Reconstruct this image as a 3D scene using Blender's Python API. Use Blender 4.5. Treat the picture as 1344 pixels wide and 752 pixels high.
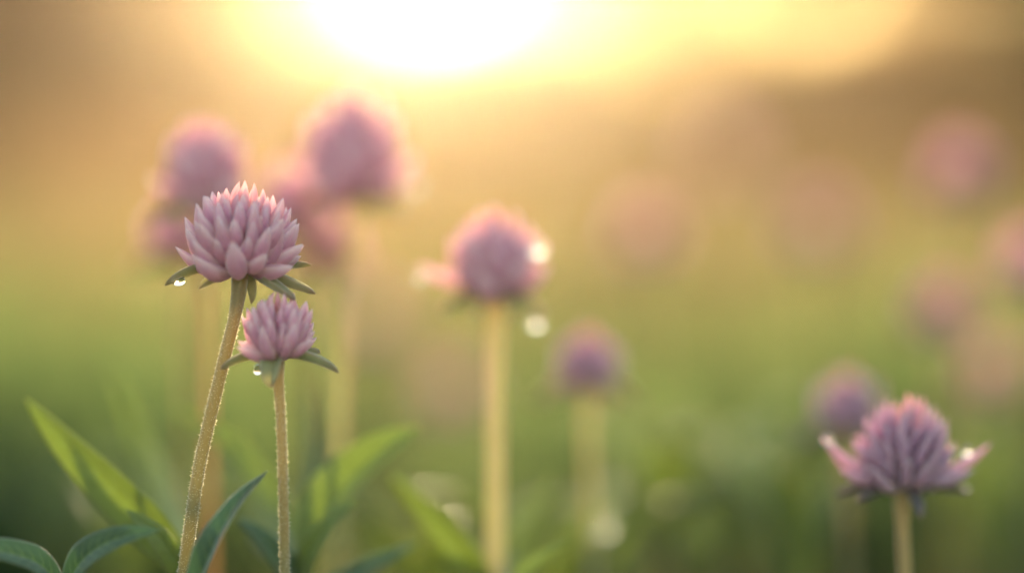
import bpy, math, random
import numpy as np
from mathutils import Vector, Matrix

for o in list(bpy.data.objects):
    bpy.data.objects.remove(o)
S = bpy.context.scene
COL = S.collection
R = math.radians
rng = np.random.default_rng(7)
random.seed(7)

# ------------------------------------------------------------------ camera, sky, sun, exposure
CAM_Z, PITCH, LENS, FOCUS = 0.30, R(-2.0), 100.0, 0.556
cd = bpy.data.cameras.new('camera')
cam = bpy.data.objects.new('camera', cd)
COL.objects.link(cam)
cam.location = (0, 0, CAM_Z)
cam.rotation_euler = (R(90) + PITCH, 0, 0)
cd.lens, cd.sensor_width = LENS, 36.0
cd.clip_start, cd.clip_end = 0.02, 2000
cd.dof.use_dof = True
cd.dof.focus_distance = FOCUS
cd.dof.aperture_fstop = 2.2
S.camera = cam

DUST = 0.5
SUN_EL, SUN_AZ = R(4.8), R(-1.5)          # azimuth from +Y, positive towards +X
w = bpy.data.worlds.new('World')
S.world = w
w.use_nodes = True
nt = w.node_tree
bg = nt.nodes['Background']
sky = nt.nodes.new('ShaderNodeTexSky')
sky.sky_type = 'NISHITA'
sky.sun_disc = False
sky.sun_elevation = SUN_EL
sky.sun_rotation = SUN_AZ
sky.air_density = 1.0
sky.dust_density = DUST
sky.ozone_density = 1.0
nt.links.new(sky.outputs[0], bg.inputs[0])
bg.inputs[1].default_value = 0.15

sd = bpy.data.lights.new('sun', 'SUN')
sun = bpy.data.objects.new('sun', sd)
COL.objects.link(sun)
sd.energy = 5.0
sd.angle = R(0.5)
sd.color = (1.0, 0.77, 0.48)
sdir = Vector((math.sin(SUN_AZ) * math.cos(SUN_EL), math.cos(SUN_AZ) * math.cos(SUN_EL), math.sin(SUN_EL)))
sun.rotation_euler = sdir.to_track_quat('Z', 'Y').to_euler()
sun.location = (0, 0, 20)

S.view_settings.view_transform = 'Standard'
S.view_settings.look = 'None'
S.view_settings.exposure = 2.52
S.view_settings.gamma = 1.0
S.cycles.use_denoising = True
S.cycles.max_bounces = 10
S.cycles.transmission_bounces = 8
S.cycles.volume_bounces = 1
S.cycles.sample_clamp_indirect = 20
S.cycles.use_adaptive_sampling = False


# ------------------------------------------------------------------ helpers
CP, SP = math.cos(PITCH), math.sin(PITCH)


def at(px, py, d):
    """Point at depth d along the view axis for a spot of the photograph."""
    x = (px - 672) / 1344 * 36 / LENS * d
    v = (376 - py) / 1344 * 36 / LENS * d
    return Vector((x, d * CP - v * SP, CAM_Z + d * SP + v * CP))


def pxm(d):
    """Metres per photo pixel at depth d."""
    return 36 / LENS * d / 1344


def depth(blur):
    """Depth at which a point spreads to a disc of that many photo pixels (behind the focus)."""
    full = LENS / 1000 / 2.2 / pxm(FOCUS)
    return FOCUS / (1 - blur / full)


def bez(pts, n):
    """Smooth curve through pts (tangents scaled by chord length), n samples."""
    P = [Vector(p) for p in pts]
    k = len(P)
    t = [0.0]
    for a, b in zip(P, P[1:]):
        t.append(t[-1] + max((b - a).length, 1e-6))
    T = []
    for i in range(k):
        if i == 0: T.append((P[1] - P[0]) / (t[1] - t[0]))
        elif i == k - 1: T.append((P[-1] - P[-2]) / (t[-1] - t[-2]))
        else:
            h0, h1 = t[i] - t[i - 1], t[i + 1] - t[i]
            T.append(((P[i] - P[i - 1]) / h0 * h1 + (P[i + 1] - P[i]) / h1 * h0) / (h0 + h1))
    out = []
    for q in range(n):
        x = t[-1] * q / (n - 1)
        i = max(0, min(k - 2, sum(1 for v in t[1:-1] if v <= x)))
        h = t[i + 1] - t[i]
        f = (x - t[i]) / h
        out.append(P[i] * (2 * f ** 3 - 3 * f * f + 1) + T[i] * (h * (f ** 3 - 2 * f * f + f)) + P[i + 1] * (3 * f * f - 2 * f ** 3) + T[i + 1] * (h * (f ** 3 - f * f)))
    return out


class MB:
    def __init__(s):
        s.v, s.f, s.at = [], [], {'along': [], 'across': [], 'blush': []}

    def add(s, verts, faces, along=None, across=None, blush=0.0, mat=None):
        o = len(s.v)
        n = len(verts)
        s.v += [tuple(mat @ Vector(p)) if mat is not None else tuple(p) for p in verts]
        s.f += [tuple(i + o for i in f) for f in faces]
        s.at['along'] += list(along) if along is not None else [0.0] * n
        s.at['across'] += list(across) if across is not None else [0.0] * n
        s.at['blush'] += [blush] * n
        return s

    def build(s, name, m, parent=None, smooth=True):
        me = bpy.data.meshes.new(name)
        me.from_pydata(s.v, [], s.f)
        me.materials.append(m)
        for k, vals in s.at.items():
            a = me.attributes.new(k, 'FLOAT', 'POINT')
            a.data.foreach_set('value', np.array(vals, dtype=np.float32))
        me.polygons.foreach_set('use_smooth', [smooth] * len(me.polygons))
        me.update()
        o = bpy.data.objects.new(name, me)
        COL.objects.link(o)
        if parent:
            o.parent = parent
        return o


def tag(o, label=None, cat=None, group=None, kind=None):
    if label: o['label'] = label
    if cat: o['category'] = cat
    if group: o['group'] = group
    if kind: o['kind'] = kind
    return o


def empty(name, loc):
    o = bpy.data.objects.new(name, None)
    o.empty_display_size = 0.01
    o.location = loc
    COL.objects.link(o)
    return o


def tube(mb, path, radii, n=12, blush=0.0, cap=True):
    path = [Vector(p) for p in path]
    vs, fs, al, ac = [], [], [], []
    ref = Vector((0.13, -1, 0.05)).normalized()
    L = len(path)
    for i, p in enumerate(path):
        t = (path[min(i + 1, L - 1)] - path[max(i - 1, 0)]).normalized()
        a = t.cross(ref).normalized()
        b = a.cross(t).normalized()
        for k in range(n):
            q = 2 * math.pi * k / n
            vs.append(p + (a * math.cos(q) + b * math.sin(q)) * radii[i])
            al.append(i / (L - 1))
            ac.append(math.sin(q))
    for i in range(L - 1):
        for k in range(n):
            k2 = (k + 1) % n
            fs.append((i * n + k, i * n + k2, (i + 1) * n + k2, (i + 1) * n + k))
    if cap:
        fs.append(tuple(range(n))[::-1])
        fs.append(tuple((L - 1) * n + k for k in range(n)))
    mb.add(vs, fs, al, ac, blush)


def spikes(mb, pts, dirs, length, r):
    """Tiny tapering hairs."""
    vs, fs = [], []
    for p, d in zip(pts, dirs):
        l = length * random.uniform(0.5, 1.35)
        a = d.orthogonal().normalized()
        b = d.cross(a)
        o = len(vs)
        for k in range(3):
            q = 2.094 * k
            vs.append(p + (a * math.cos(q) + b * math.sin(q)) * r)
        bend = d + Vector((random.uniform(-.3, .3), random.uniform(-.3, .3), random.uniform(-.1, .5)))
        vs.append(p + bend.normalized() * l)
        fs += [(o, o + 1, o + 3), (o + 1, o + 2, o + 3), (o + 2, o, o + 3)]
    mb.add(vs, fs, [1.0] * len(vs), [0.0] * len(vs), 1.0)


def blade(mb, path, up, width, wf, fold=0.3, thick=0.0004, nv=10, twist=(0, 0), curl=0.0, roll=0.0, wav=0.0, seed=0, hair=None):
    """A leaf: closed, thin mesh along a path. up = which way its upper face looks. fold raises the edges in a V,
    roll bends the margins over."""
    path = [Vector(p) for p in path]
    n = len(path)
    vs, fs, al, ac = [], [], [], []
    up = Vector(up).normalized()
    hp, hd = [], []
    for side in (1, -1):
        for i, p in enumerate(path):
            u = i / (n - 1)
            t = (path[min(i + 1, n - 1)] - path[max(i - 1, 0)]).normalized()
            s = t.cross(up).normalized()
            nn = s.cross(t).normalized()
            tw = twist[0] + (twist[1] - twist[0]) * u
            s, nn = s * math.cos(tw) + nn * math.sin(tw), nn * math.cos(tw) - s * math.sin(tw)
            W = max(width * wf(u) * 0.5, 1e-5)
            for k in range(nv + 1):
                v = -1 + 2 * k / nv
                lift = fold * abs(v) - roll * max(0, abs(v) - 0.55) ** 2 * 3.0 - 0.12 * math.exp(-(v / .12) ** 2)
                x = v * (1 - 0.25 * roll * abs(v))
                lift += wav * math.sin(u * 17 + seed + (2.0 if v > 0 else 0)) * abs(v) ** 2
                q = p + s * (x * W) + nn * (lift * W)
                th = thick * (1 - 0.75 * v * v) * (0.35 + 0.65 * min(1, 3 * wf(u)))
                vs.append(q + nn * (side * th))
                al.append(u)
                ac.append(v)
                if hair and side == 1 and random.random() < hair[0] and u > .02:
                    edge = abs(v) > .95
                    hp.append(q + nn * (th if random.random() < .7 else -th))
                    hd.append(((s * (1 if v > 0 else -1) if edge else nn) + t * .5).normalized())
    o = n * (nv + 1)
    for i in range(n - 1):
        for k in range(nv):
            a = i * (nv + 1) + k
            fs.append((a, a + 1, a + nv + 2, a + nv + 1))
            fs.append((o + a, o + a + nv + 1, o + a + nv + 2, o + a + 1))
        a, b = i * (nv + 1), i * (nv + 1) + nv
        fs.append((a, a + nv + 1, o + a + nv + 1, o + a))
        fs.append((b, o + b, o + b + nv + 1, b + nv + 1))
    mb.add(vs, fs, al, ac, 0.0)
    if hair and hp:
        spikes(mb, hp, hd, hair[1], hair[2])


# ------------------------------------------------------------------ materials
def new_mat(name):
    m = bpy.data.materials.new(name)
    m.use_nodes = True
    nt = m.node_tree
    for n in list(nt.nodes):
        nt.nodes.remove(n)
    out = nt.nodes.new('ShaderNodeOutputMaterial')
    return m, nt, out


def N(nt, t, **kw):
    n = nt.nodes.new(t)
    for k, v in kw.items():
        setattr(n, k, v)
    return n


def attr(nt, name):
    a = N(nt, 'ShaderNodeAttribute')
    a.attribute_name = name
    return a.outputs['Fac']


def ramp(nt, fac, stops):
    r = N(nt, 'ShaderNodeValToRGB')
    e = r.color_ramp.elements
    while len(e) < len(stops):
        e.new(0.5)
    for el, (p, c) in zip(e, stops):
        el.position = p
        el.color = (*c, 1)
    nt.links.new(fac, r.inputs[0])
    return r.outputs[0]


def mix(nt, fac, a, b, mode='MIX'):
    m = N(nt, 'ShaderNodeMix', data_type='RGBA', blend_type=mode)
    for k, x in ((0, fac), (6, a), (7, b)):
        if isinstance(x, (int, float)):
            m.inputs[k].default_value = x
        elif isinstance(x, tuple):
            m.inputs[k].default_value = (*x, 1)
        else:
            nt.links.new(x, m.inputs[k])
    return m.outputs[2]


def math_(nt, op, a, b=None, clamp=False):
    m = N(nt, 'ShaderNodeMath', operation=op, use_clamp=clamp)
    for k, x in ((0, a), (1, b)):
        if x is None: continue
        if isinstance(x, (int, float)): m.inputs[k].default_value = x
        else: nt.links.new(x, m.inputs[k])
    return m.outputs[0]


def noise(nt, scale, detail=3, coord='Object', rough=0.55):
    tc = N(nt, 'ShaderNodeTexCoord')
    n = N(nt, 'ShaderNodeTexNoise')
    n.inputs['Scale'].default_value = scale
    n.inputs['Detail'].default_value = detail
    n.inputs['Roughness'].default_value = rough
    nt.links.new(tc.outputs[coord], n.inputs['Vector'])
    return n.outputs['Fac']


def petal_material(name, base, mid, tip, blush, tcol, trans=0.56, sss=0.0022):
    m, nt, out = new_mat(name)
    p = N(nt, 'ShaderNodeBsdfPrincipled')
    c = ramp(nt, attr(nt, 'along'), [(0.0, base), (0.38, mid), (0.72, mid), (1.0, tip)])  # own root and tip tones, pushed for shade between florets and rim light
    oi = N(nt, 'ShaderNodeObjectInfo')
    c = mix(nt, math_(nt, 'MULTIPLY', oi.outputs['Random'], 0.35), c, tuple(x * 0.8 for x in mid))
    c = mix(nt, attr(nt, 'blush'), c, blush)
    n1 = noise(nt, 900, 4)
    c = mix(nt, math_(nt, 'MULTIPLY', n1, 0.30), c, tuple(x * 0.72 for x in mid))
    ac = attr(nt, 'across')
    stripe = math_(nt, 'POWER', math_(nt, 'ABSOLUTE', math_(nt, 'SINE', math_(nt, 'MULTIPLY', ac, 9.0))), 6.0)
    c = mix(nt, math_(nt, 'MULTIPLY', stripe, 0.24), c, tuple(x * 0.6 for x in mid))
    margin = math_(nt, 'POWER', math_(nt, 'ABSOLUTE', ac), 7.0)
    c = mix(nt, math_(nt, 'MULTIPLY', margin, 0.75), c, tip)
    nt.links.new(c, p.inputs['Base Color'])
    p.inputs['Roughness'].default_value = 0.5
    p.inputs['Subsurface Weight'].default_value = 0.25
    p.inputs['Subsurface Radius'].default_value = (1.0, 0.55, 0.5)
    p.inputs['Subsurface Scale'].default_value = sss
    p.inputs['Sheen Weight'].default_value = 0.8
    p.inputs['Sheen Roughness'].default_value = 0.35
    p.inputs['Sheen Tint'].default_value = (1, .9, .85, 1)
    b = N(nt, 'ShaderNodeBump')
    b.inputs['Strength'].default_value = 0.45
    b.inputs['Distance'].default_value = 0.0002
    nt.links.new(math_(nt, 'ADD', n1, math_(nt, 'MULTIPLY', stripe, -0.4)), b.inputs['Height'])
    nt.links.new(b.outputs[0], p.inputs['Normal'])
    t = N(nt, 'ShaderNodeBsdfTranslucent')
    nt.links.new(mix(nt, 0.6, c, tcol), t.inputs['Color'])
    mx = N(nt, 'ShaderNodeMixShader')
    mx.inputs[0].default_value = trans
    nt.links.new(p.outputs[0], mx.inputs[1])
    nt.links.new(t.outputs[0], mx.inputs[2])
    nt.links.new(mx.outputs[0], out.inputs[0])
    return m


def leaf_material(name, col, vein, back, trans=0.35, sheen=0.4, tip=None, veins=True, tcol=None):
    m, nt, out = new_mat(name)
    p = N(nt, 'ShaderNodeBsdfPrincipled')
    al, ac = attr(nt, 'along'), attr(nt, 'across')
    ab = math_(nt, 'ABSOLUTE', ac)
    n1 = noise(nt, 350, 4)
    c = mix(nt, n1, tuple(x * 0.65 for x in col), tuple(min(1, x * 1.35) for x in col))
    hgt = n1
    if veins:
        ph = math_(nt, 'SUBTRACT', math_(nt, 'MULTIPLY', al, 75.0), math_(nt, 'MULTIPLY', ab, 9.0))
        ph = math_(nt, 'ADD', ph, math_(nt, 'MULTIPLY', noise(nt, 120, 2), 3.0))
        s = math_(nt, 'POWER', math_(nt, 'MAXIMUM', math_(nt, 'SINE', ph), 0.0), 5.0)
        s = math_(nt, 'MULTIPLY', s, math_(nt, 'SUBTRACT', 0.85, ab, True))
        mr = math_(nt, 'LESS_THAN', ab, 0.06)
        s = math_(nt, 'MAXIMUM', s, math_(nt, 'MULTIPLY', mr, 0.7))
        c = mix(nt, s, c, vein)
        hgt = math_(nt, 'SUBTRACT', n1, math_(nt, 'MULTIPLY', s, 1.2))
    edge = math_(nt, 'POWER', ab, 10.0)
    c = mix(nt, math_(nt, 'MULTIPLY', edge, 0.7), c, back)
    if tip:
        c = mix(nt, math_(nt, 'POWER', al, 6.0), c, tip)
    c = mix(nt, attr(nt, 'blush'), c, (0.65, 0.62, 0.5))
    nt.links.new(c, p.inputs['Base Color'])
    p.inputs['Roughness'].default_value = 0.55
    p.inputs['Specular IOR Level'].default_value = 0.35
    p.inputs['Sheen Weight'].default_value = sheen
    p.inputs['Sheen Roughness'].default_value = 0.4
    b = N(nt, 'ShaderNodeBump')
    b.inputs['Strength'].default_value = 0.5
    b.inputs['Distance'].default_value = 0.0003
    nt.links.new(hgt, b.inputs['Height'])
    nt.links.new(b.outputs[0], p.inputs['Normal'])
    t = N(nt, 'ShaderNodeBsdfTranslucent')
    tc = mix(nt, 0.75, c, tcol or (min(.9, col[0] * 3.1), min(.9, col[1] * 3.0), col[2] * 2.4))
    nt.links.new(tc, t.inputs['Color'])
    mx = N(nt, 'ShaderNodeMixShader')
    mx.inputs[0].default_value = trans * 1.25
    nt.links.new(p.outputs[0], mx.inputs[1])
    nt.links.new(t.outputs[0], mx.inputs[2])
    nt.links.new(mx.outputs[0], out.inputs[0])
    return m


def stem_material(name, col, col2):
    m, nt, out = new_mat(name)
    p = N(nt, 'ShaderNodeBsdfPrincipled')
    n1 = noise(nt, 500, 4)
    c = mix(nt, n1, tuple(x * 0.7 for x in col), tuple(x * 1.25 for x in col))
    c = mix(nt, math_(nt, 'POWER', attr(nt, 'along'), 8.0), c, col2)
    c = mix(nt, attr(nt, 'blush'), c, (0.75, 0.68, 0.5))
    nt.links.new(c, p.inputs['Base Color'])
    p.inputs['Roughness'].default_value = 0.55
    p.inputs['Subsurface Weight'].default_value = 0.5
    p.inputs['Subsurface Radius'].default_value = (1, .8, .3)
    p.inputs['Subsurface Scale'].default_value = 0.0012
    p.inputs['Sheen Weight'].default_value = 0.5
    b = N(nt, 'ShaderNodeBump')
    b.inputs['Strength'].default_value = 0.4
    b.inputs['Distance'].default_value = 0.0002
    nt.links.new(n1, b.inputs['Height'])
    nt.links.new(b.outputs[0], p.inputs['Normal'])
    t = N(nt, 'ShaderNodeBsdfTranslucent')
    nt.links.new(mix(nt, 0.4, c, (.9, .75, .35)), t.inputs['Color'])
    mx = N(nt, 'ShaderNodeMixShader')
    mx.inputs[0].default_value = 0.4
    nt.links.new(p.outputs[0], mx.inputs[1])
    nt.links.new(t.outputs[0], mx.inputs[2])
    nt.links.new(mx.outputs[0], out.inputs[0])
    return m


PETAL = petal_material('pink_petal', (.33, .13, .19), (.79, .39, .56), (.95, .78, .77), (.86, .40, .40), (1.0, .80, .76))
PETAL_DUSK = petal_material('mauve_petal', (.26, .12, .18), (.58, .33, .49), (.80, .60, .67), (.78, .36, .34), (.66, .46, .58), 0.42)
BRACT = leaf_material('bract_green', (.29, .285, .16), (.34, .33, .18), (.46, .32, .28), 0.24, 0.8, tip=(.20, .10, .10), veins=False)
BRACT_DUSK = leaf_material('bract_slate', (.13, .12, .13), (.2, .2, .2), (.16, .12, .16), 0.25, 0.5, tip=(.2, .13, .14), veins=False)
LEAF = leaf_material('leaf_blue_green', (.068, .112, .058), (.19, .26, .085), (.20, .22, .14), 0.24, 0.6)
LEAF_FRESH = leaf_material('leaf_fresh_green', (.155, .19, .055), (.22, .27, .09), (.26, .25, .11), 0.30, 0.35)
STEM = stem_material('hairy_stem', (.185, .18, .07), (.26, .20, .11))
STEM_PALE = stem_material('pale_stem', (.50, .47, .26), (.52, .43, .24))
STEM_RED = stem_material('ruddy_stem', (.40, .20, .10), (.40, .22, .14))

m, nt_, out = new_mat('dew_water')
g = N(nt_, 'ShaderNodeBsdfGlass')
g.inputs['IOR'].default_value = 1.333
g.inputs['Roughness'].default_value = 0.07
nt_.links.new(g.outputs[0], out.inputs[0])
WATER = m


# ------------------------------------------------------------------ ground, grass, far wood
m, nt_, out = new_mat('meadow_soil')
p = N(nt_, 'ShaderNodeBsdfPrincipled')
c = ramp(nt_, noise(nt_, 0.9, 6), [(0.3, (.035, .050, .018)), (0.5, (.060, .085, .025)), (0.7, (.11, .11, .04))])
nt_.links.new(c, p.inputs['Base Color'])
p.inputs['Roughness'].default_value = 0.9
nt_.links.new(p.outputs[0], out.inputs[0])
SOIL = m

gx = np.concatenate([np.linspace(-220, -6, 16), np.linspace(-5, 5, 21), np.linspace(6, 220, 16)])
gy = np.concatenate([np.linspace(-60, -2, 6), np.linspace(-1, 12, 27), np.linspace(14, 240, 20)])
mb = MB()
gv = [(x, y, 0.02 * math.sin(x * 1.3 + y) * math.cos(y * .9) if y > .9 else 0) for y in gy for x in gx]
nx = len(gx)
mb.add(gv, [(j * nx + i, j * nx + i + 1, (j + 1) * nx + i + 1, (j + 1) * nx + i) for j in range(len(gy) - 1) for i in range(nx - 1)])
tag(mb.build('ground', SOIL), kind='structure')


def foliage_material(name, cols, scale, trans, tcol, coord='Object'):
    m, nt, out = new_mat(name)
    d = N(nt, 'ShaderNodeBsdfDiffuse')
    c = ramp(nt, noise(nt, scale, 3, coord), cols)
    nt.links.new(c, d.inputs[0])
    t = N(nt, 'ShaderNodeBsdfTranslucent')
    tc = mix(nt, 0.6, c, tcol)
    nt.links.new(tc, t.inputs[0])
    mx = N(nt, 'ShaderNodeMixShader')
    mx.inputs[0].default_value = trans * 1.25
    nt.links.new(d.outputs[0], mx.inputs[1])
    nt.links.new(t.outputs[0], mx.inputs[2])
    nt.links.new(mx.outputs[0], out.inputs[0])
    return m


GRASS = foliage_material('meadow_grass', [(0.35, (.045, .068, .03)), (0.5, (.078, .095, .04)), (0.68, (.13, .13, .055))], 1.6, 0.5, (.28, .26, .09))
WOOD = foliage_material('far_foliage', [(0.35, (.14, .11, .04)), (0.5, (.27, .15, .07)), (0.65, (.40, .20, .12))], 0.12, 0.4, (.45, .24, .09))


def fast_mesh(name, V, F, m):
    me = bpy.data.meshes.new(name)
    me.vertices.add(len(V))
    me.vertices.foreach_set('co', V.astype(np.float32).ravel())
    k = F.shape[1]
    me.loops.add(F.size)
    me.loops.foreach_set('vertex_index', F.astype(np.int32).ravel())
    me.polygons.add(len(F))
    me.polygons.foreach_set('loop_start', np.arange(0, F.size, k, dtype=np.int32))
    me.polygons.foreach_set('loop_total', np.full(len(F), k, dtype=np.int32))
    me.update(calc_edges=True)
    me.validate()
    me.materials.append(m)
    o = bpy.data.objects.new(name, me)
    COL.objects.link(o)
    return o


def grass_field(n, y0, y1, spread, hmin, hmax, wid, power=1.6):
    """Arched blades of grass: three segments each."""
    u = rng.random(n)
    y = y0 + (y1 - y0) * u ** power
    x = (rng.random(n) * 2 - 1) * (0.55 + spread * y)
    h = hmin + (np.minimum(hmax, 0.22 + y * 0.055) - hmin) * rng.random(n) ** 1.5
    ang = rng.random(n) * 2 * np.pi
    lean = h * (0.15 + 0.6 * rng.random(n))
    wd = wid * (0.6 + 0.8 * rng.random(n)) * (1 + y * 0.25)
    dx, dy = np.cos(ang), np.sin(ang)
    V = np.zeros((n, 8, 3))
    for i, t in enumerate((0, .4, .75, 1.0)):
        ww = wd * (1, .95, .6, .08)[i] * .5
        px, py = x + dx * lean * t * t, y + dy * lean * t * t
        pz = h * (t - 0.12 * t * t) - 0.03 * (i == 0)
        V[:, 2 * i] = np.stack([px - dy * ww, py + dx * ww, pz], 1)
        V[:, 2 * i + 1] = np.stack([px + dy * ww, py - dx * ww, pz], 1)
    b = np.arange(n)[:, None, None] * 8
    F = (b + np.array([[0, 1, 3, 2], [2, 3, 5, 4], [4, 5, 7, 6]])[None]).reshape(-1, 4)
    return V.reshape(-1, 3), F


V1, F1 = grass_field(12000, 0.75, 3.2, 0.35, 0.05, 0.20, 0.004, 1.0)
V2, F2 = grass_field(30000, 2.5, 12.0, 0.40, 0.08, 0.30, 0.006, 1.3)
V = np.concatenate([V1, V2])
F = np.concatenate([F1, F2 + len(V1)])
tag(fast_mesh('grass', V, F, GRASS), kind='stuff')
V3, F3 = grass_field(28000, 6.0, 64.0, 0.40, 0.15, 0.40, 0.012, 1.2)
V4, F4 = grass_field(17000, 4.6, 34.0, 0.45, 0.18, 0.95, 0.006, 1.0)
V = np.concatenate([V3, V4])
F = np.concatenate([F3, F4 + len(V3)])
DRY = foliage_material('dry_grass', [(0.35, (.15, .125, .045)), (0.5, (.24, .155, .07)), (0.68, (.33, .165, .10))], 1.1, 0.5, (.46, .29, .13))
tag(fast_mesh('tall_grass', V, F, DRY), kind='stuff')


def leaf_cloud(C, size):
    """Random leaf-shaped quads at centres C."""
    n = len(C)
    a = rng.normal(size=(n, 3)); a /= np.linalg.norm(a, axis=1)[:, None]
    b = rng.normal(size=(n, 3)); b -= a * (a * b).sum(1)[:, None]; b /= np.linalg.norm(b, axis=1)[:, None]
    s = size * (0.6 + 0.8 * rng.random((n, 1)))
    V = np.stack([C - a * s, C + b * s * .45, C + a * s, C - b * s * .45], 1).reshape(-1, 3)
    F = np.arange(n * 4).reshape(-1, 4)
    return V, F


# low broad-leaved undergrowth, thick at both sides, thin in the middle
UC = []
for k in range(420):
    yy = random.uniform(1.2, 2.7)
    px = random.uniform(-900, 2300)
    if 330 < px < 960 and random.random() < .85: continue
    x = (px - 672) / 1344 * .36 * yy
    q = rng.normal(size=(70, 3)) * np.array([.045, .045, .04])
    UC.append(q + np.array([x, yy, random.uniform(.02, max(.05, .27 - .072 * yy))]))
UC = np.concatenate(UC)
UC[:, 2] = np.abs(UC[:, 2])
UNDER = foliage_material('undergrowth_green', [(0.3, (.035, .06, .028)), (0.5, (.06, .095, .038)), (0.7, (.09, .125, .05))], 3, 0.4, (.14, .20, .06))
Vu, Fu = leaf_cloud(UC, 0.02)
tag(fast_mesh('undergrowth', Vu, Fu, UNDER), kind='stuff')

# a wood about 62 m off: dense low down, thinned upwards to shape the sky glow, most on the sun's bearing
TH = [(-3000, 6), (-300, 6), (120, 5.5), (220, 5.0), (300, 4.4), (400, 5.0), (500, 4.0), (575, 3.0), (650, 3.8), (720, 4.2), (820, 4.0), (1000, 3.6), (1060, 4.2), (1140, 5.0), (1215, 3.4), (1290, 3.7), (1345, 6), (4000, 6)]
CEN = []
for k in range(1350):
    px = random.uniform(-1500, 2800)
    yy = random.uniform(60, 68)
    r = random.uniform(.6, 1.3)
    q = rng.normal(size=(190, 3)); q /= np.linalg.norm(q, axis=1)[:, None]
    q *= (rng.random((190, 1)) ** .4) * np.array([r * 1.2, r, r * .75])
    c = q + np.array([(px - 672) / 1344 * .36 * yy, yy, random.uniform(.1, 8.2)])
    qx = 672 + c[:, 0] / c[:, 1] / .36 * 1344
    el = np.arctan2(c[:, 2] - CAM_Z, c[:, 1])
    qy = 376 - np.tan(el - PITCH) / .36 * 1344
    base = np.interp(qx, [a for a, _ in TH], [b for _, b in TH])
    n = np.where(qy > 0, base + qy / 110 * 4.2 + np.maximum(0, qy - 110) / 30, base)
    n = np.where(qy < -98, 7.0, n)  # dense leaf band above the view, added to block the bright sky
    slot = (qy > -98) & (qy < -24) & (qx > 230) & (qx < 1320)  # strip above the view, thinned to let in some sun and sky light
    n[slot] = np.minimum(n[slot], np.where(qx[slot] < 400, 1.9, 1.35))
    n[slot & (np.abs(qx - 578) < 50)] = 0            # gap cut into the crowns so that the low sun reaches the flowers
    keep = rng.random(len(c)) < np.minimum(1, n / 7.0)
    CEN.append(c[keep & (c[:, 2] > .05)])
CEN = np.concatenate(CEN)
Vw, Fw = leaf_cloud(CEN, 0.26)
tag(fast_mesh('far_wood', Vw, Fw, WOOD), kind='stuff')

# haze: one closed box of golden evening air
m, nt_, out = new_mat('evening_haze')
vol = N(nt_, 'ShaderNodeVolumePrincipled')
vol.inputs['Color'].default_value = (1.0, 0.88, 0.66, 1)
vol.inputs['Density'].default_value = 0.00027
vol.inputs['Anisotropy'].default_value = 0.90
nt_.links.new(vol.outputs[0], out.inputs['Volume'])
hz = MB()
x0, x1, y0, y1, z0, z1 = -225, 225, -65, 245, -1.05, 10.2
hz.add([(x0, y0, z0), (x1, y0, z0), (x1, y1, z0), (x0, y1, z0), (x0, y0, z1), (x1, y0, z1), (x1, y1, z1), (x0, y1, z1)],
       [(3, 2, 1, 0), (4, 5, 6, 7), (0, 1, 5, 4), (1, 2, 6, 5), (2, 3, 7, 6), (3, 0, 4, 7)])
tag(hz.build('haze', m, smooth=False), kind='stuff')

# a nearer dark tree at the right edge of the view
BARK = foliage_material('dark_bark', [(0.3, (.03, .022, .015)), (0.7, (.06, .045, .03))], 6, 0.0, (0, 0, 0))
CROWN = foliage_material('dark_foliage', [(0.3, (.03, .045, .015)), (0.7, (.06, .07, .025))], 2, 0.25, (.14, .12, .03))
TX, TY = 2.38, 11.0
tr = empty('tree', (TX, TY, 0))
tag(tr, 'dark tree at the right edge of the meadow, crown cut off by the frame', 'tree')
tb = MB()
tube(tb, bez([(0, 0, -.05), (.03, 0, .8), (-.03, .05, 1.8), (.02, 0, 3.2)], 14), list(np.linspace(.17, .05, 14)), 12)
for k in range(9):
    a = k * 2.4; z = 1.0 + k * .24
    tube(tb, bez([(0, 0, z), (.35 * math.cos(a), .35 * math.sin(a), z + .3), (.8 * math.cos(a), .8 * math.sin(a), z + .45)], 6), list(np.linspace(.05, .012, 6)), 7)
tb.build('trunk', BARK, tr)
C = []
for k in range(38):
    a = random.uniform(0, 6.28); z = random.uniform(.85, 3.7)
    rr = random.uniform(.1, .85) * (1 - .12 * abs(z - 2))
    q = rng.normal(size=(150, 3)) * np.array([.2, .2, .17])
    C.append(q + np.array([rr * math.cos(a), rr * math.sin(a), z]))
Vc, Fc = leaf_cloud(np.concatenate(C), 0.07)
fast_mesh('crown', Vc, Fc, CROWN).parent = tr


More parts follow.
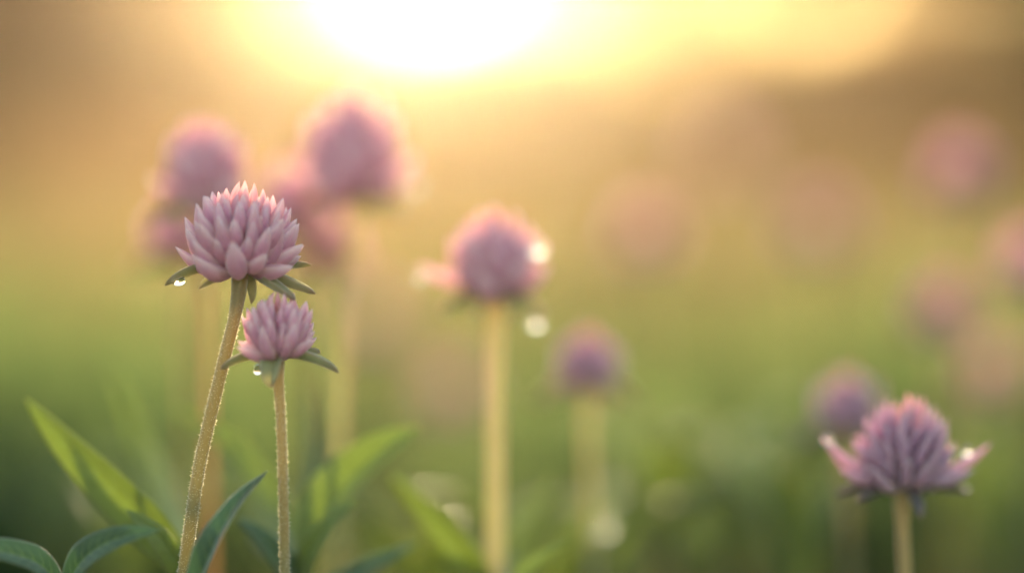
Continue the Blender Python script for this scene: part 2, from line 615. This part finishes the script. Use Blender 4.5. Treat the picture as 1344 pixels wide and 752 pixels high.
# ------------------------------------------------------------------ flowers
def petal_geo(L, W, T, bend, nu=11, nv=12, fat=1.0):
    """Plump pointed floret: root at origin, grows along +Z, outer face looks to +X, tip bends towards -X."""
    vs, fs, al, ac = [], [], [], []
    for i in range(nu):
        u = i / (nu - 1)
        u = u * u * (3 - 2 * u) * .35 + u * .65
        prof = (u ** 0.60) * ((1 - u) ** 0.80) * 2.45
        prof = max(prof, 0.16 * (1 - u) + .0)
        if i == nu - 1: prof = 0.03
        cx = bend * L * (0.30 * math.sin(u * math.pi) - 0.55 * u * u)
        for k in range(nv):
            a = 2 * math.pi * k / nv
            ca, sa = math.cos(a), math.sin(a)
            x = T * prof * (ca * (0.62 if ca > 0 else 0.30)) + cx
            x += T * .10 * prof * max(0, ca) ** 8          # a faint keel
            y = W * .5 * prof * math.copysign(abs(sa) ** .9, sa)
            vs.append((x, y, u * L)); al.append(u); ac.append(sa)
    for i in range(nu - 1):
        for k in range(nv):
            k2 = (k + 1) % nv
            fs.append((i * nv + k, i * nv + k2, (i + 1) * nv + k2, (i + 1) * nv + k))
    fs.append(tuple(range(nv))[::-1])
    fs.append(tuple((nu - 1) * nv + k for k in range(nv)))
    return vs, fs, al, ac


def axis_frame(az, tilt, roll=0.0):
    """Frame whose Z leans by tilt from vertical towards azimuth az, and whose X is the outer side."""
    return Matrix.Rotation(az, 4, 'Z') @ Matrix.Rotation(tilt, 4, 'Y') @ Matrix.Rotation(roll, 4, 'Z')


def head_petals(rad, hgt, n, seed, open_=1.0, slim=1.0, top=0.16, peak=.17):
    """(matrix, L, W, T, bend, blush) for each floret of a domed head whose base is at the origin."""
    r = random.Random(seed)
    out = []
    ga = 2.399963
    for i in range(n):
        q = (i + .5) / n                       # 0 top .. 1 bottom
        th = math.acos(max(-1, 1 - q * 1.16))
        az = i * ga + r.uniform(-.16, .16) + seed
        k = min(1.0, th / R(99))
        L = hgt * (0.32 + 0.31 * k ** .9) * r.uniform(.80, 1.16)
        W = L * (0.31 + 0.06 * k) * slim * r.uniform(.9, 1.1)
        T = W * 0.85
        core_r, core_h = rad * .50, hgt * .43
        core_r *= 1 - .38 * max(0, (k - .72) / .28)
        P = Vector((core_r * math.sin(th) * math.cos(az), core_r * math.sin(th) * math.sin(az), hgt * .15 + core_h * max(math.cos(th), -.25)))
        lean = R(3) + k ** 1.1 * R(51) * open_ + r.uniform(-.15, .15)
        if k > .90: lean += R(22) * open_ * r.uniform(-.1, 1.3)
        lean = min(lean, R(99))
        P.z += hgt * peak * (1 - k) ** 2 - hgt * .05 * max(0, (k - .72) / .28)
        Mx = Matrix.Translation(P) @ axis_frame(az, lean, r.uniform(-.35, .35))
        Mx = Mx @ Matrix.Translation((0, 0, -L * .20))
        bl = max(0.0, 1 - k / max(top * 2.6, .01)) ** .8
        out.append((Mx, L, W, T, r.uniform(-.02, .26) * (1 if k < .88 else 1.3), bl))
    return out


def core_mesh(mb, rad, hgt):
    vs, fs = [], []
    nu, nv = 9, 16
    for i in range(nu):
        t = i / (nu - 1)
        a = t * math.pi
        rr = max(.02, math.sin(a)) * rad * .32
        z = hgt * (.32 - .30 * math.cos(a))
        for k in range(nv):
            q = 6.28319 * k / nv
            vs.append((rr * math.cos(q), rr * math.sin(q), z))
    for i in range(nu - 1):
        for k in range(nv):
            fs.append((i * nv + k, i * nv + (k + 1) % nv, (i + 1) * nv + (k + 1) % nv, (i + 1) * nv + k))
    fs += [tuple(range(nv))[::-1], tuple((nu - 1) * nv + k for k in range(nv))]
    mb.add(vs, fs, [.1] * len(vs))


def bract_blade(mb, az, Ln, Wd, rise, droop, r0, roll_up=.5, hair=None, seed=0, z0=0.0):
    """A sepal-like bract from the head's base: leaves at angle rise above the horizontal and droops by droop on the way."""
    n = 15
    pts = []
    p = Vector((r0, 0, z0))
    for i in range(n):
        u = i / (n - 1)
        pts.append(p.copy())
        a = rise - droop * u ** .8
        p = p + Vector((math.cos(a), 0, math.sin(a))) * (Ln / (n - 1))
    M3 = Matrix.Rotation(az, 4, 'Z')
    blade(mb, [M3 @ q for q in pts], (0, 0, 1), Wd, lambda u: (min(1, u * 5 + .38)) * (1 - u ** 4) ** .7 * (1 - .15 * u), fold=.85, thick=Wd * .09,
          nv=10, roll=-roll_up, hair=hair, seed=seed)


def flower(label, base, ground, rad, hgt, axis=(0, 0, 1), n=80, seed=1, petals='each', mats=(PETAL, BRACT, STEM), via=(), srad=.0012, hair=False,
           bracts=(), group='pink globe flowers standing in the meadow', open_=1.0, slim=1.0, top=.16, stem_n=60, peak=.17):
    """base = underside of the head; ground = where the stem meets the soil."""
    ground = Vector(ground)
    root = empty('flower', ground)
    tag(root, label, 'flower', group)
    base = Vector(base)
    ax = Vector(axis).normalized()
    frame = Matrix.Translation(base - ground) @ Vector((0, 0, 1)).rotation_difference(ax).to_matrix().to_4x4()
    # stem
    sb = MB()
    pth = bez([Vector((0, 0, -.01))] + [Vector(v) - ground for v in via] + [base - ground - ax * .004, base - ground + ax * (hgt * .06)], stem_n)
    rr = [srad * (1.25 - .25 * i / (stem_n - 1)) for i in range(stem_n)]
    rr[-1] *= 1.5; rr[-2] *= 1.25
    tube(sb, pth, rr, 14)
    if hair:
        hp, hd = [], []
        for _ in range(hair):
            t = random.uniform(.30, .995) * (stem_n - 2)
            i = int(t)
            p = pth[i].lerp(pth[i + 1], t - i)
            tg = (pth[i + 1] - pth[i]).normalized()
            a = tg.orthogonal().normalized()
            d = Matrix.Rotation(random.uniform(0, 6.283), 3, tg) @ a
            hp.append(p + d * rr[i] * .96)
            hd.append((d + tg * random.uniform(-.5, .35)).normalized())
        spikes(sb, hp, hd, .00048, .00008)
    sb.build('stem', mats[2], root)
    # head
    hb = MB()
    core_mesh(hb, rad, hgt)
    pl = head_petals(rad, hgt, n, seed, open_, slim, top, peak)
    if petals == 'each':
        head = hb.build('flower_head', mats[0], root)
        head.matrix_local = frame
        for Mx, L, W, T, bend, bl in pl:
            pb = MB()
            vs, fs, al, ac = petal_geo(L, W, T, bend)
            pb.add(vs, fs, al, ac, bl)
            o = pb.build('petal', mats[0], head)
            o.matrix_local = Mx
    else:
        for Mx, L, W, T, bend, bl in pl:
            vs, fs, al, ac = petal_geo(L, W, T, bend, 7, 8)
            hb.add(vs, fs, al, ac, bl, Mx)
        head = hb.build('flower_head', mats[0], root)
        head.matrix_local = frame
    for j, b in enumerate(bracts):
        bb = MB()
        az, Ln, Wd, rise, droop = b[:5]
        bract_blade(bb, R(az), Ln, Wd, R(rise), R(droop), rad * .10, hair=(.35, .00022, .00003) if hair else None, seed=j, z0=hgt * .03)
        o = bb.build('bract', mats[1], root)
        o.matrix_local = frame
    return root


def leaf(parent, pts, up, width, m=LEAF, fold=.35, twist=(0, 0), hair=None, wav=.05, roll=.0, shape='lance', n=26, thick=.00025):
    """A leaf blade along world points, hung on its plant."""
    inv = Vector(parent.location)
    wf = {'lance': lambda u: (min(1, .30 + u * 2.0)) * (1 - u ** 2.6) ** .85 + .02,
          'oval': lambda u: math.sin(math.pi * min(1, .08 + u * .92)) ** .75 + .02}[shape]
    lb = MB()
    blade(lb, [p - inv for p in bez(pts, n)], up, width, wf, fold=fold, thick=thick, twist=twist, hair=hair, wav=wav, roll=roll, nv=12, seed=random.random() * 6)
    return lb.build('leaf', m, parent)


def gnd(px, d, dx=0, dy=0):
    v = at(px, 700, d)
    return Vector((v.x + dx, v.y + dy, 0.0))


D0 = FOCUS
px0 = pxm(D0)
# --- two sharp flowers in front
f1 = flower('largest sharp pink flower on a leaning hairy stem, left foreground, dew under its left bract',
            at(315, 357, D0), gnd(190, D0), .0120, .0172, axis=(.06, -.03, 1), n=92, slim=.95, open_=1.1, seed=8, hair=5200, srad=.00118,
            via=[at(215, 900, D0), at(241, 752, D0), at(262, 610, D0), at(292, 480, D0)],
            bracts=[(182, .0142, .0030, 4, 40), (212, .0085, .0026, -30, -4), (-32, .0136, .0028, -26, -10), (-8, .0146, .0031, -18, -6), (10, .0128, .0027, 4, -6),
                    (62, .0078, .0024, -60, 6), (-128, .0050, .0032, 14, 20)])
f2 = flower('smaller sharp pink flower on a straight hairy stem just below the largest one',
            at(365, 470, D0 - .006), gnd(372, D0 - .006), .0078, .0128, axis=(.0, .02, 1), n=66, seed=11, hair=4200, srad=.00092, open_=.98, slim=.95,
            via=[at(376, 900, D0 - .006), at(374, 752, D0 - .006), at(371, 610, D0 - .006), at(367, 520, D0 - .006)],
            bracts=[(186, .0108, .0028, 4, 34), (-106, .0068, .0042, -50, 26), (-8, .0118, .0027, 0, 30), (50, .0110, .0026, 4, 4)])
# --- soft flower low on the right
d3 = depth(17)
f3 = flower('mauve flower standing low at the right, two long petals upturned and tipped with dew',
            at(1185, 640, d3), gnd(1188, d3), 0.0110, .0178, axis=(0.02, -.02, 1), n=88, seed=5, mats=(PETAL_DUSK, BRACT_DUSK, STEM), srad=.0013,
            via=[at(1189, 900, d3), at(1188, 752, d3)], slim=.66, open_=1.12, top=.13, peak=.28,
            bracts=[(175, .0130, .0034, -4, 14), (205, .0105, .0030, -16, 0), (-62, .0080, .0030, -52, -10), (6, .0134, .0032, -5, 2), (-40, .006, .003, 0, 15)])
fb = MB()
for az, rise, ln in ((184, 26, .0168), (-5, 23, .0166), (200, 6, .0120), (-24, 8, .0122), (165, 14, .0125), (22, 12, .0120)):
    vs, fs, al, ac = petal_geo(ln, .0026, .0025, .16)
    pb = MB(); pb.add(vs, fs, al, ac, 0)
    o = pb.build('petal', PETAL_DUSK, [c for c in f3.children if 'head' in c.name][0])
    o.matrix_local = Matrix.Translation((.003 * math.cos(R(az)), .003 * math.sin(R(az)), .002)) @ axis_frame(R(az), R(90 - rise))
# --- flowers behind the focus, softer with distance
BL = [(188, .0125, .0042, -10, 14), (-8, .0120, .0042, -12, 16), (-55, .009, .0036, -30, 20), (-125, .009, .0036, -25, 20), (90, .009, .003, 0, 20)]
d4 = depth(31)
f4 = flower('pink flower on a thick pale stem in the middle, dew drop at its right',
            at(650, 388, d4), gnd(648, d4), .0098, .0180, n=58, peak=.24, slim=1.1, seed=21, mats=(PETAL, BRACT, STEM_PALE), srad=.00190,
            via=[at(652, 900, d4), at(650, 752, d4), at(650, 560, d4)], bracts=[(188, .0120, .0042, -10, 22), (-8, .0112, .0040, -16, 28)] + BL[2:])
vs, fs, al, ac = petal_geo(.0135, .0036, .0030, .1)
pb = MB(); pb.add(vs, fs, al, ac, 0)
o = pb.build('petal', PETAL, [c for c in f4.children if 'head' in c.name][0])
o.matrix_local = Matrix.Translation((-.0035, 0, .003)) @ axis_frame(R(180), R(78))
d5, d6 = depth(45), depth(39)
f5 = flower('tall blurred flower with a pale glowing outline, highest of the cluster at the upper left',
            at(464, 258, d5), gnd(440, d5), .0112, .0225, n=50, peak=.36, slim=1.15, seed=31, mats=(PETAL, BRACT, STEM_PALE), srad=.0010,
            via=[at(440, 900, d5), at(446, 600, d5), at(455, 400, d5)], bracts=BL, petals='each')
f6 = flower('blurred pink flower directly above and left of the largest sharp one, on a ruddy stem',
            at(268, 272, d6), gnd(282, d6), .0092, .0185, n=50, peak=.30, slim=1.15, seed=41, mats=(PETAL, BRACT, STEM_RED), srad=.0009,
            via=[at(280, 900, d6), at(275, 600, d6), at(272, 420, d6)], bracts=BL, petals='each')
far = [
    # label, base px, py, blur, radius, height, seed, mats
    ('blurred pink flower half hidden behind the right of the largest sharp head', 388, 305, 64, .0095, .0175, 51, (PETAL, BRACT, STEM)),
    ('blurred pink flower half hidden behind the left of the largest sharp head', 238, 338, 56, .0085, .0150, 52, (PETAL, BRACT, STEM)),
    ('blurred pink flower showing between the two sharp heads and the tall pale stem', 430, 352, 70, .0085, .0150, 53, (PETAL, BRACT, STEM)),
    ('very faint pink flower just right of the tall pale stem', 492, 438, 140, .0095, .0150, 54, (PETAL, BRACT, STEM)),
    ('small blurred mauve flower right of the middle stem, a pale dew spot on its stalk', 772, 510, 52, .0082, .0140, 55, (PETAL_DUSK, BRACT, STEM_PALE)),
    ('blurred mauve flower close behind the low flower at the right', 1112, 564, 54, .0087, .0140, 56, (PETAL_DUSK, BRACT_DUSK, STEM)),
    ('hazy purple flower high at the right, near the dark tree', 1260, 250, 100, .0090, .0150, 57, (PETAL, BRACT_DUSK, STEM)),
    ('hazy pink flower floating right of the middle flower against the gold haze', 848, 328, 118, .0092, .0150, 58, (PETAL, BRACT, STEM)),
    ('hazy salmon flower left of the purple one high at the right', 1072, 318, 132, .0112, .0160, 59, (PETAL, BRACT, STEM)),
    ('hazy mauve flower below the purple one high at the right', 1238, 430, 94, .0082, .0140, 60, (PETAL, BRACT_DUSK, STEM)),
    ('hazy mauve flower above the low flower at the right', 1302, 508, 112, .0085, .0140, 61, (PETAL, BRACT_DUSK, STEM)),
    ('hazy pink flower cut off by the right edge of the view', 1352, 372, 86, .0085, .0150, 62, (PETAL, BRACT_DUSK, STEM)),
    ('faint pink flower low between the tall pale stem and the middle one', 596, 535, 125, .0090, .0150, 63, (PETAL, BRACT, STEM)),
    ('faintest pink flower, high in the gold haze right of the sun', 950, 225, 165, .0105, .0170, 64, (PETAL, BRACT, STEM)),
]
for lab, px, py, blur, rad, hgt, seed, mats in far:
    d = depth(blur)
    flower(lab, at(px, py, d), gnd(px + random.uniform(4, 22), d), rad, hgt, n=46, seed=seed, peak=.24, petals='one', mats=mats, srad=.0008, stem_n=24,
           via=[at(px + 8, py + 260, d)], bracts=BL[:3])

# --- leaves
SH = (.5, .00022, .00003)
leaf(f1, [at(243, 800, D0 - .01), at(266, 752, D0 - .012), at(290, 700, D0 - .014), at(318, 655, D0 - .012), at(351, 618, D0 - .008)], (-.55, -.9, .25), 46 * px0, LEAF, fold=.65, twist=(.0, .7), hair=SH, wav=.03)


def shoot(label, px, d, top_py, r=.0014, m=STEM):
    g0 = gnd(px, d)
    o = empty('leafy_shoot', g0)
    tag(o, label, 'plant', 'leafy shoots among the flowers')
    sb = MB()
    t = at(px, top_py, d) - g0
    tube(sb, bez([(0, 0, -.01), (t.x * .5 + .002, t.y * .5, t.z * .5), t], 16), list(np.linspace(r * 1.2, r * .8, 16)), 10)
    sb.build('stem', m, o)
    return o


da = D0 - .004
sa = shoot('leafy shoot with two sharp fuzzy blue-green leaves in the bottom left corner', 84, da, 775)
leaf(sa, [at(84, 778, da), at(105, 738, da - .004), at(140, 712, da - .008), at(175, 700, da - .010), at(209, 695, da - .010)], (-.45, -.80, .30), 44 * px0, LEAF, fold=.35, hair=SH, wav=.02)
leaf(sa, [at(84, 778, da), at(55, 742, da - .004), at(15, 726, da - .008), at(-30, 722, da - .012), at(-75, 735, da - .012)], (.2, -.62, .55), 44 * px0, LEAF, fold=.30, hair=SH, wav=.02)
db = depth(13)
sb_ = shoot('leafy shoot with a long green leaf slanting up to the left, behind the corner leaves', 262, db, 770)
leaf(sb_, [at(262, 775, db), at(215, 705, db), at(150, 640, db), at(88, 580, db + .002), at(34, 523, db + .004)], (-.5, -.9, -.25), 86 * px0, LEAF_FRESH, fold=.30, wav=.02)
leaf(sb_, [at(262, 775, db), at(246, 720, db + .03), at(215, 640, db + .06), at(180, 560, db + .08), at(150, 490, db + .085)], (-.4, -.9, .1), 66 * px0, LEAF_FRESH, fold=.3)
dc = depth(21)
sc_ = shoot('leafy shoot with broad arching leaves behind the smaller sharp flower', 396, dc, 735, r=.0022)
leaf(sc_, [at(397, 745, dc), at(425, 672, dc), at(468, 618, dc), at(512, 582, dc), at(554, 560, dc + .002)], (-.50, -.80, .35), 84 * px0, LEAF_FRESH, fold=.4, wav=.02)
leaf(sc_, [at(395, 745, dc), at(372, 690, dc + .02), at(335, 630, dc + .03), at(285, 575, dc + .035), at(226, 535, dc + .035)], (.45, -.75, .4), 60 * px0, LEAF_FRESH, fold=.35, wav=.02)
leaf(sc_, [at(398, 745, dc), at(405, 690, dc + .03), at(412, 600, dc + .05), at(408, 500, dc + .06)], (.2, -1, .1), 40 * px0, LEAF, fold=.3)
leaf(sc_, [at(398, 775, dc), at(440, 768, dc), at(490, 742, dc), at(548, 713, dc)], (-.2, -.6, .8), 40 * px0, LEAF, fold=.3)
leaf(sc_, [at(392, 760, dc), at(350, 700, dc + .03), at(322, 620, dc + .05), at(308, 556, dc + .05)], (.2, -.9, .2), 54 * px0, LEAF_FRESH, fold=.3)
leaf(f4, [at(651, 790, d4), at(618, 735, d4 - .01), at(580, 690, d4 - .01), at(545, 655, d4 - .008), at(512, 622, d4 - .006)], (-.5, -.8, .1), 56 * px0, LEAF_FRESH, fold=.35)
leaf(f4, [at(652, 795, d4), at(682, 756, d4 - .02), at(712, 732, d4 - .02), at(748, 710, d4 - .02)], (.1, -.6, .75), 38 * px0, LEAF_FRESH, fold=.3)
leaf(f4, [at(652, 790, d4), at(672, 730, d4 + .03), at(700, 680, d4 + .04), at(738, 620, d4 + .05)], (.2, -.8, .2), 40 * px0, LEAF_FRESH, fold=.3)

leaf(sb_, [at(262, 778, db), at(240, 745, db - .01), at(205, 700, db - .012), at(165, 668, db - .01)], (-.4, -.8, .4), 44 * px0, LEAF_FRESH, fold=.35)
leaf(sc_, [at(396, 775, dc), at(410, 720, dc - .012), at(438, 680, dc - .014), at(470, 655, dc - .012)], (-.3, -.9, .3), 40 * px0, LEAF_FRESH, fold=.35)
leaf(sc_, [at(394, 775, dc), at(368, 735, dc - .01), at(338, 700, dc - .012), at(312, 680, dc - .01)], (.3, -.85, .4), 42 * px0, LEAF, fold=.35)
bgshoots = [('blurred leafy shoot at the foot of the small mauve flower', 870, 84, 700, 3), ('blurred pale leafy shoot between the small mauve flower and the low one', 965, 100, 690, 5),
            ('blurred leafy shoot at the bottom left of the low mauve flower', 1050, 70, 740, 4), ('blurred leafy shoot right of the low mauve flower', 1290, 100, 710, 5),
            ('blurred leafy shoot between the two sharp stems and the middle stem', 560, 62, 822, 4), ('blurred leafy shoot rising just right of the middle stem', 738, 60, 815, 4),
            ('blurred leafy shoot behind the leaning hairy stem', 178, 80, 770, 4),
            ('very blurred leafy shoot far behind the long slanting leaf', 110, 140, 720, 4)]
for k, (lab, px, blur, top, nl) in enumerate(bgshoots):
    d = depth(blur)
    s = shoot(lab, px, d, top)
    t = at(px, top, d)
    for j in range(nl):
        a = j * 2.4 + k
        L = random.uniform(.028, .042)
        o_ = Vector((math.cos(a), math.sin(a), 0))
        leaf(s, [t - Vector((0, 0, .012 * (j % 2))), t + o_ * L * .35 + Vector((0, 0, L * .45)), t + o_ * L * .7 + Vector((0, 0, L * .75)), t + o_ * L + Vector((0, 0, L * .8))],
             (-o_.x * .4, -o_.y * .4, .9), .014, (LEAF_FRESH, LEAF_FRESH)[(j + k) % 2], fold=.3, n=14)


# ------------------------------------------------------------------ dew drops
def dew(label, pos, r, squash=1.0, sag=.25):
    db_ = MB()
    vs, fs = [], []
    nu, nv = 18, 24
    for i in range(nu + 1):
        a = math.pi * i / nu
        z = math.cos(a)
        rr = math.sin(a) * (1 + sag * (-z) * .5)
        for k in range(nv):
            q = 6.28319 * k / nv
            vs.append((rr * r * math.cos(q), rr * r * math.sin(q), z * r * squash))
    for i in range(nu):
        for k in range(nv):
            fs.append((i * nv + k, (i + 1) * nv + k, (i + 1) * nv + (k + 1) % nv, i * nv + (k + 1) % nv))
    db_.add(vs, fs)
    o = db_.build('dew_drop', WATER)
    o.location = pos
    tag(o, label, 'dew drop', 'dew drops on the flowers')
    return o


dew('clear dew drop hanging under the left bract of the largest sharp flower', at(234, 368, D0 - .001), 9.5 * px0, .75)
dew('dew drop tucked between stem and bracts of the smaller sharp flower', at(338, 485, D0 - .005), 5.5 * px0, 1.3)
dew('brightest round dew drop on the right side of the middle pink flower', at(707, 326, d4 - .003), .0017)
dew('dew drop hanging below the right bract of the middle pink flower', at(704, 423, d4), .0014)
dew('dew drop at the tip of the left petal of the middle pink flower', at(552, 362, d4), .0009)
dew('blurred dew drop right of the tall glowing flower at the upper left', at(545, 243, d5), .0012)
dew('large blurred dew drop low on the stalk of the small mauve flower', at(797, 692, depth(46)), .0014)
dew('dew drop on the left upturned petal of the low mauve flower', at(1087, 577, d3), .0011)
dew('dew drop on the right upturned petal of the low mauve flower', at(1269, 592, d3), .0009)
dew('small dew drop on the right bract of the low mauve flower', at(1268, 640, d3), .0006)
dew('tiny dew drop on the left bract of the low mauve flower', at(1141, 642, d3), .0006)
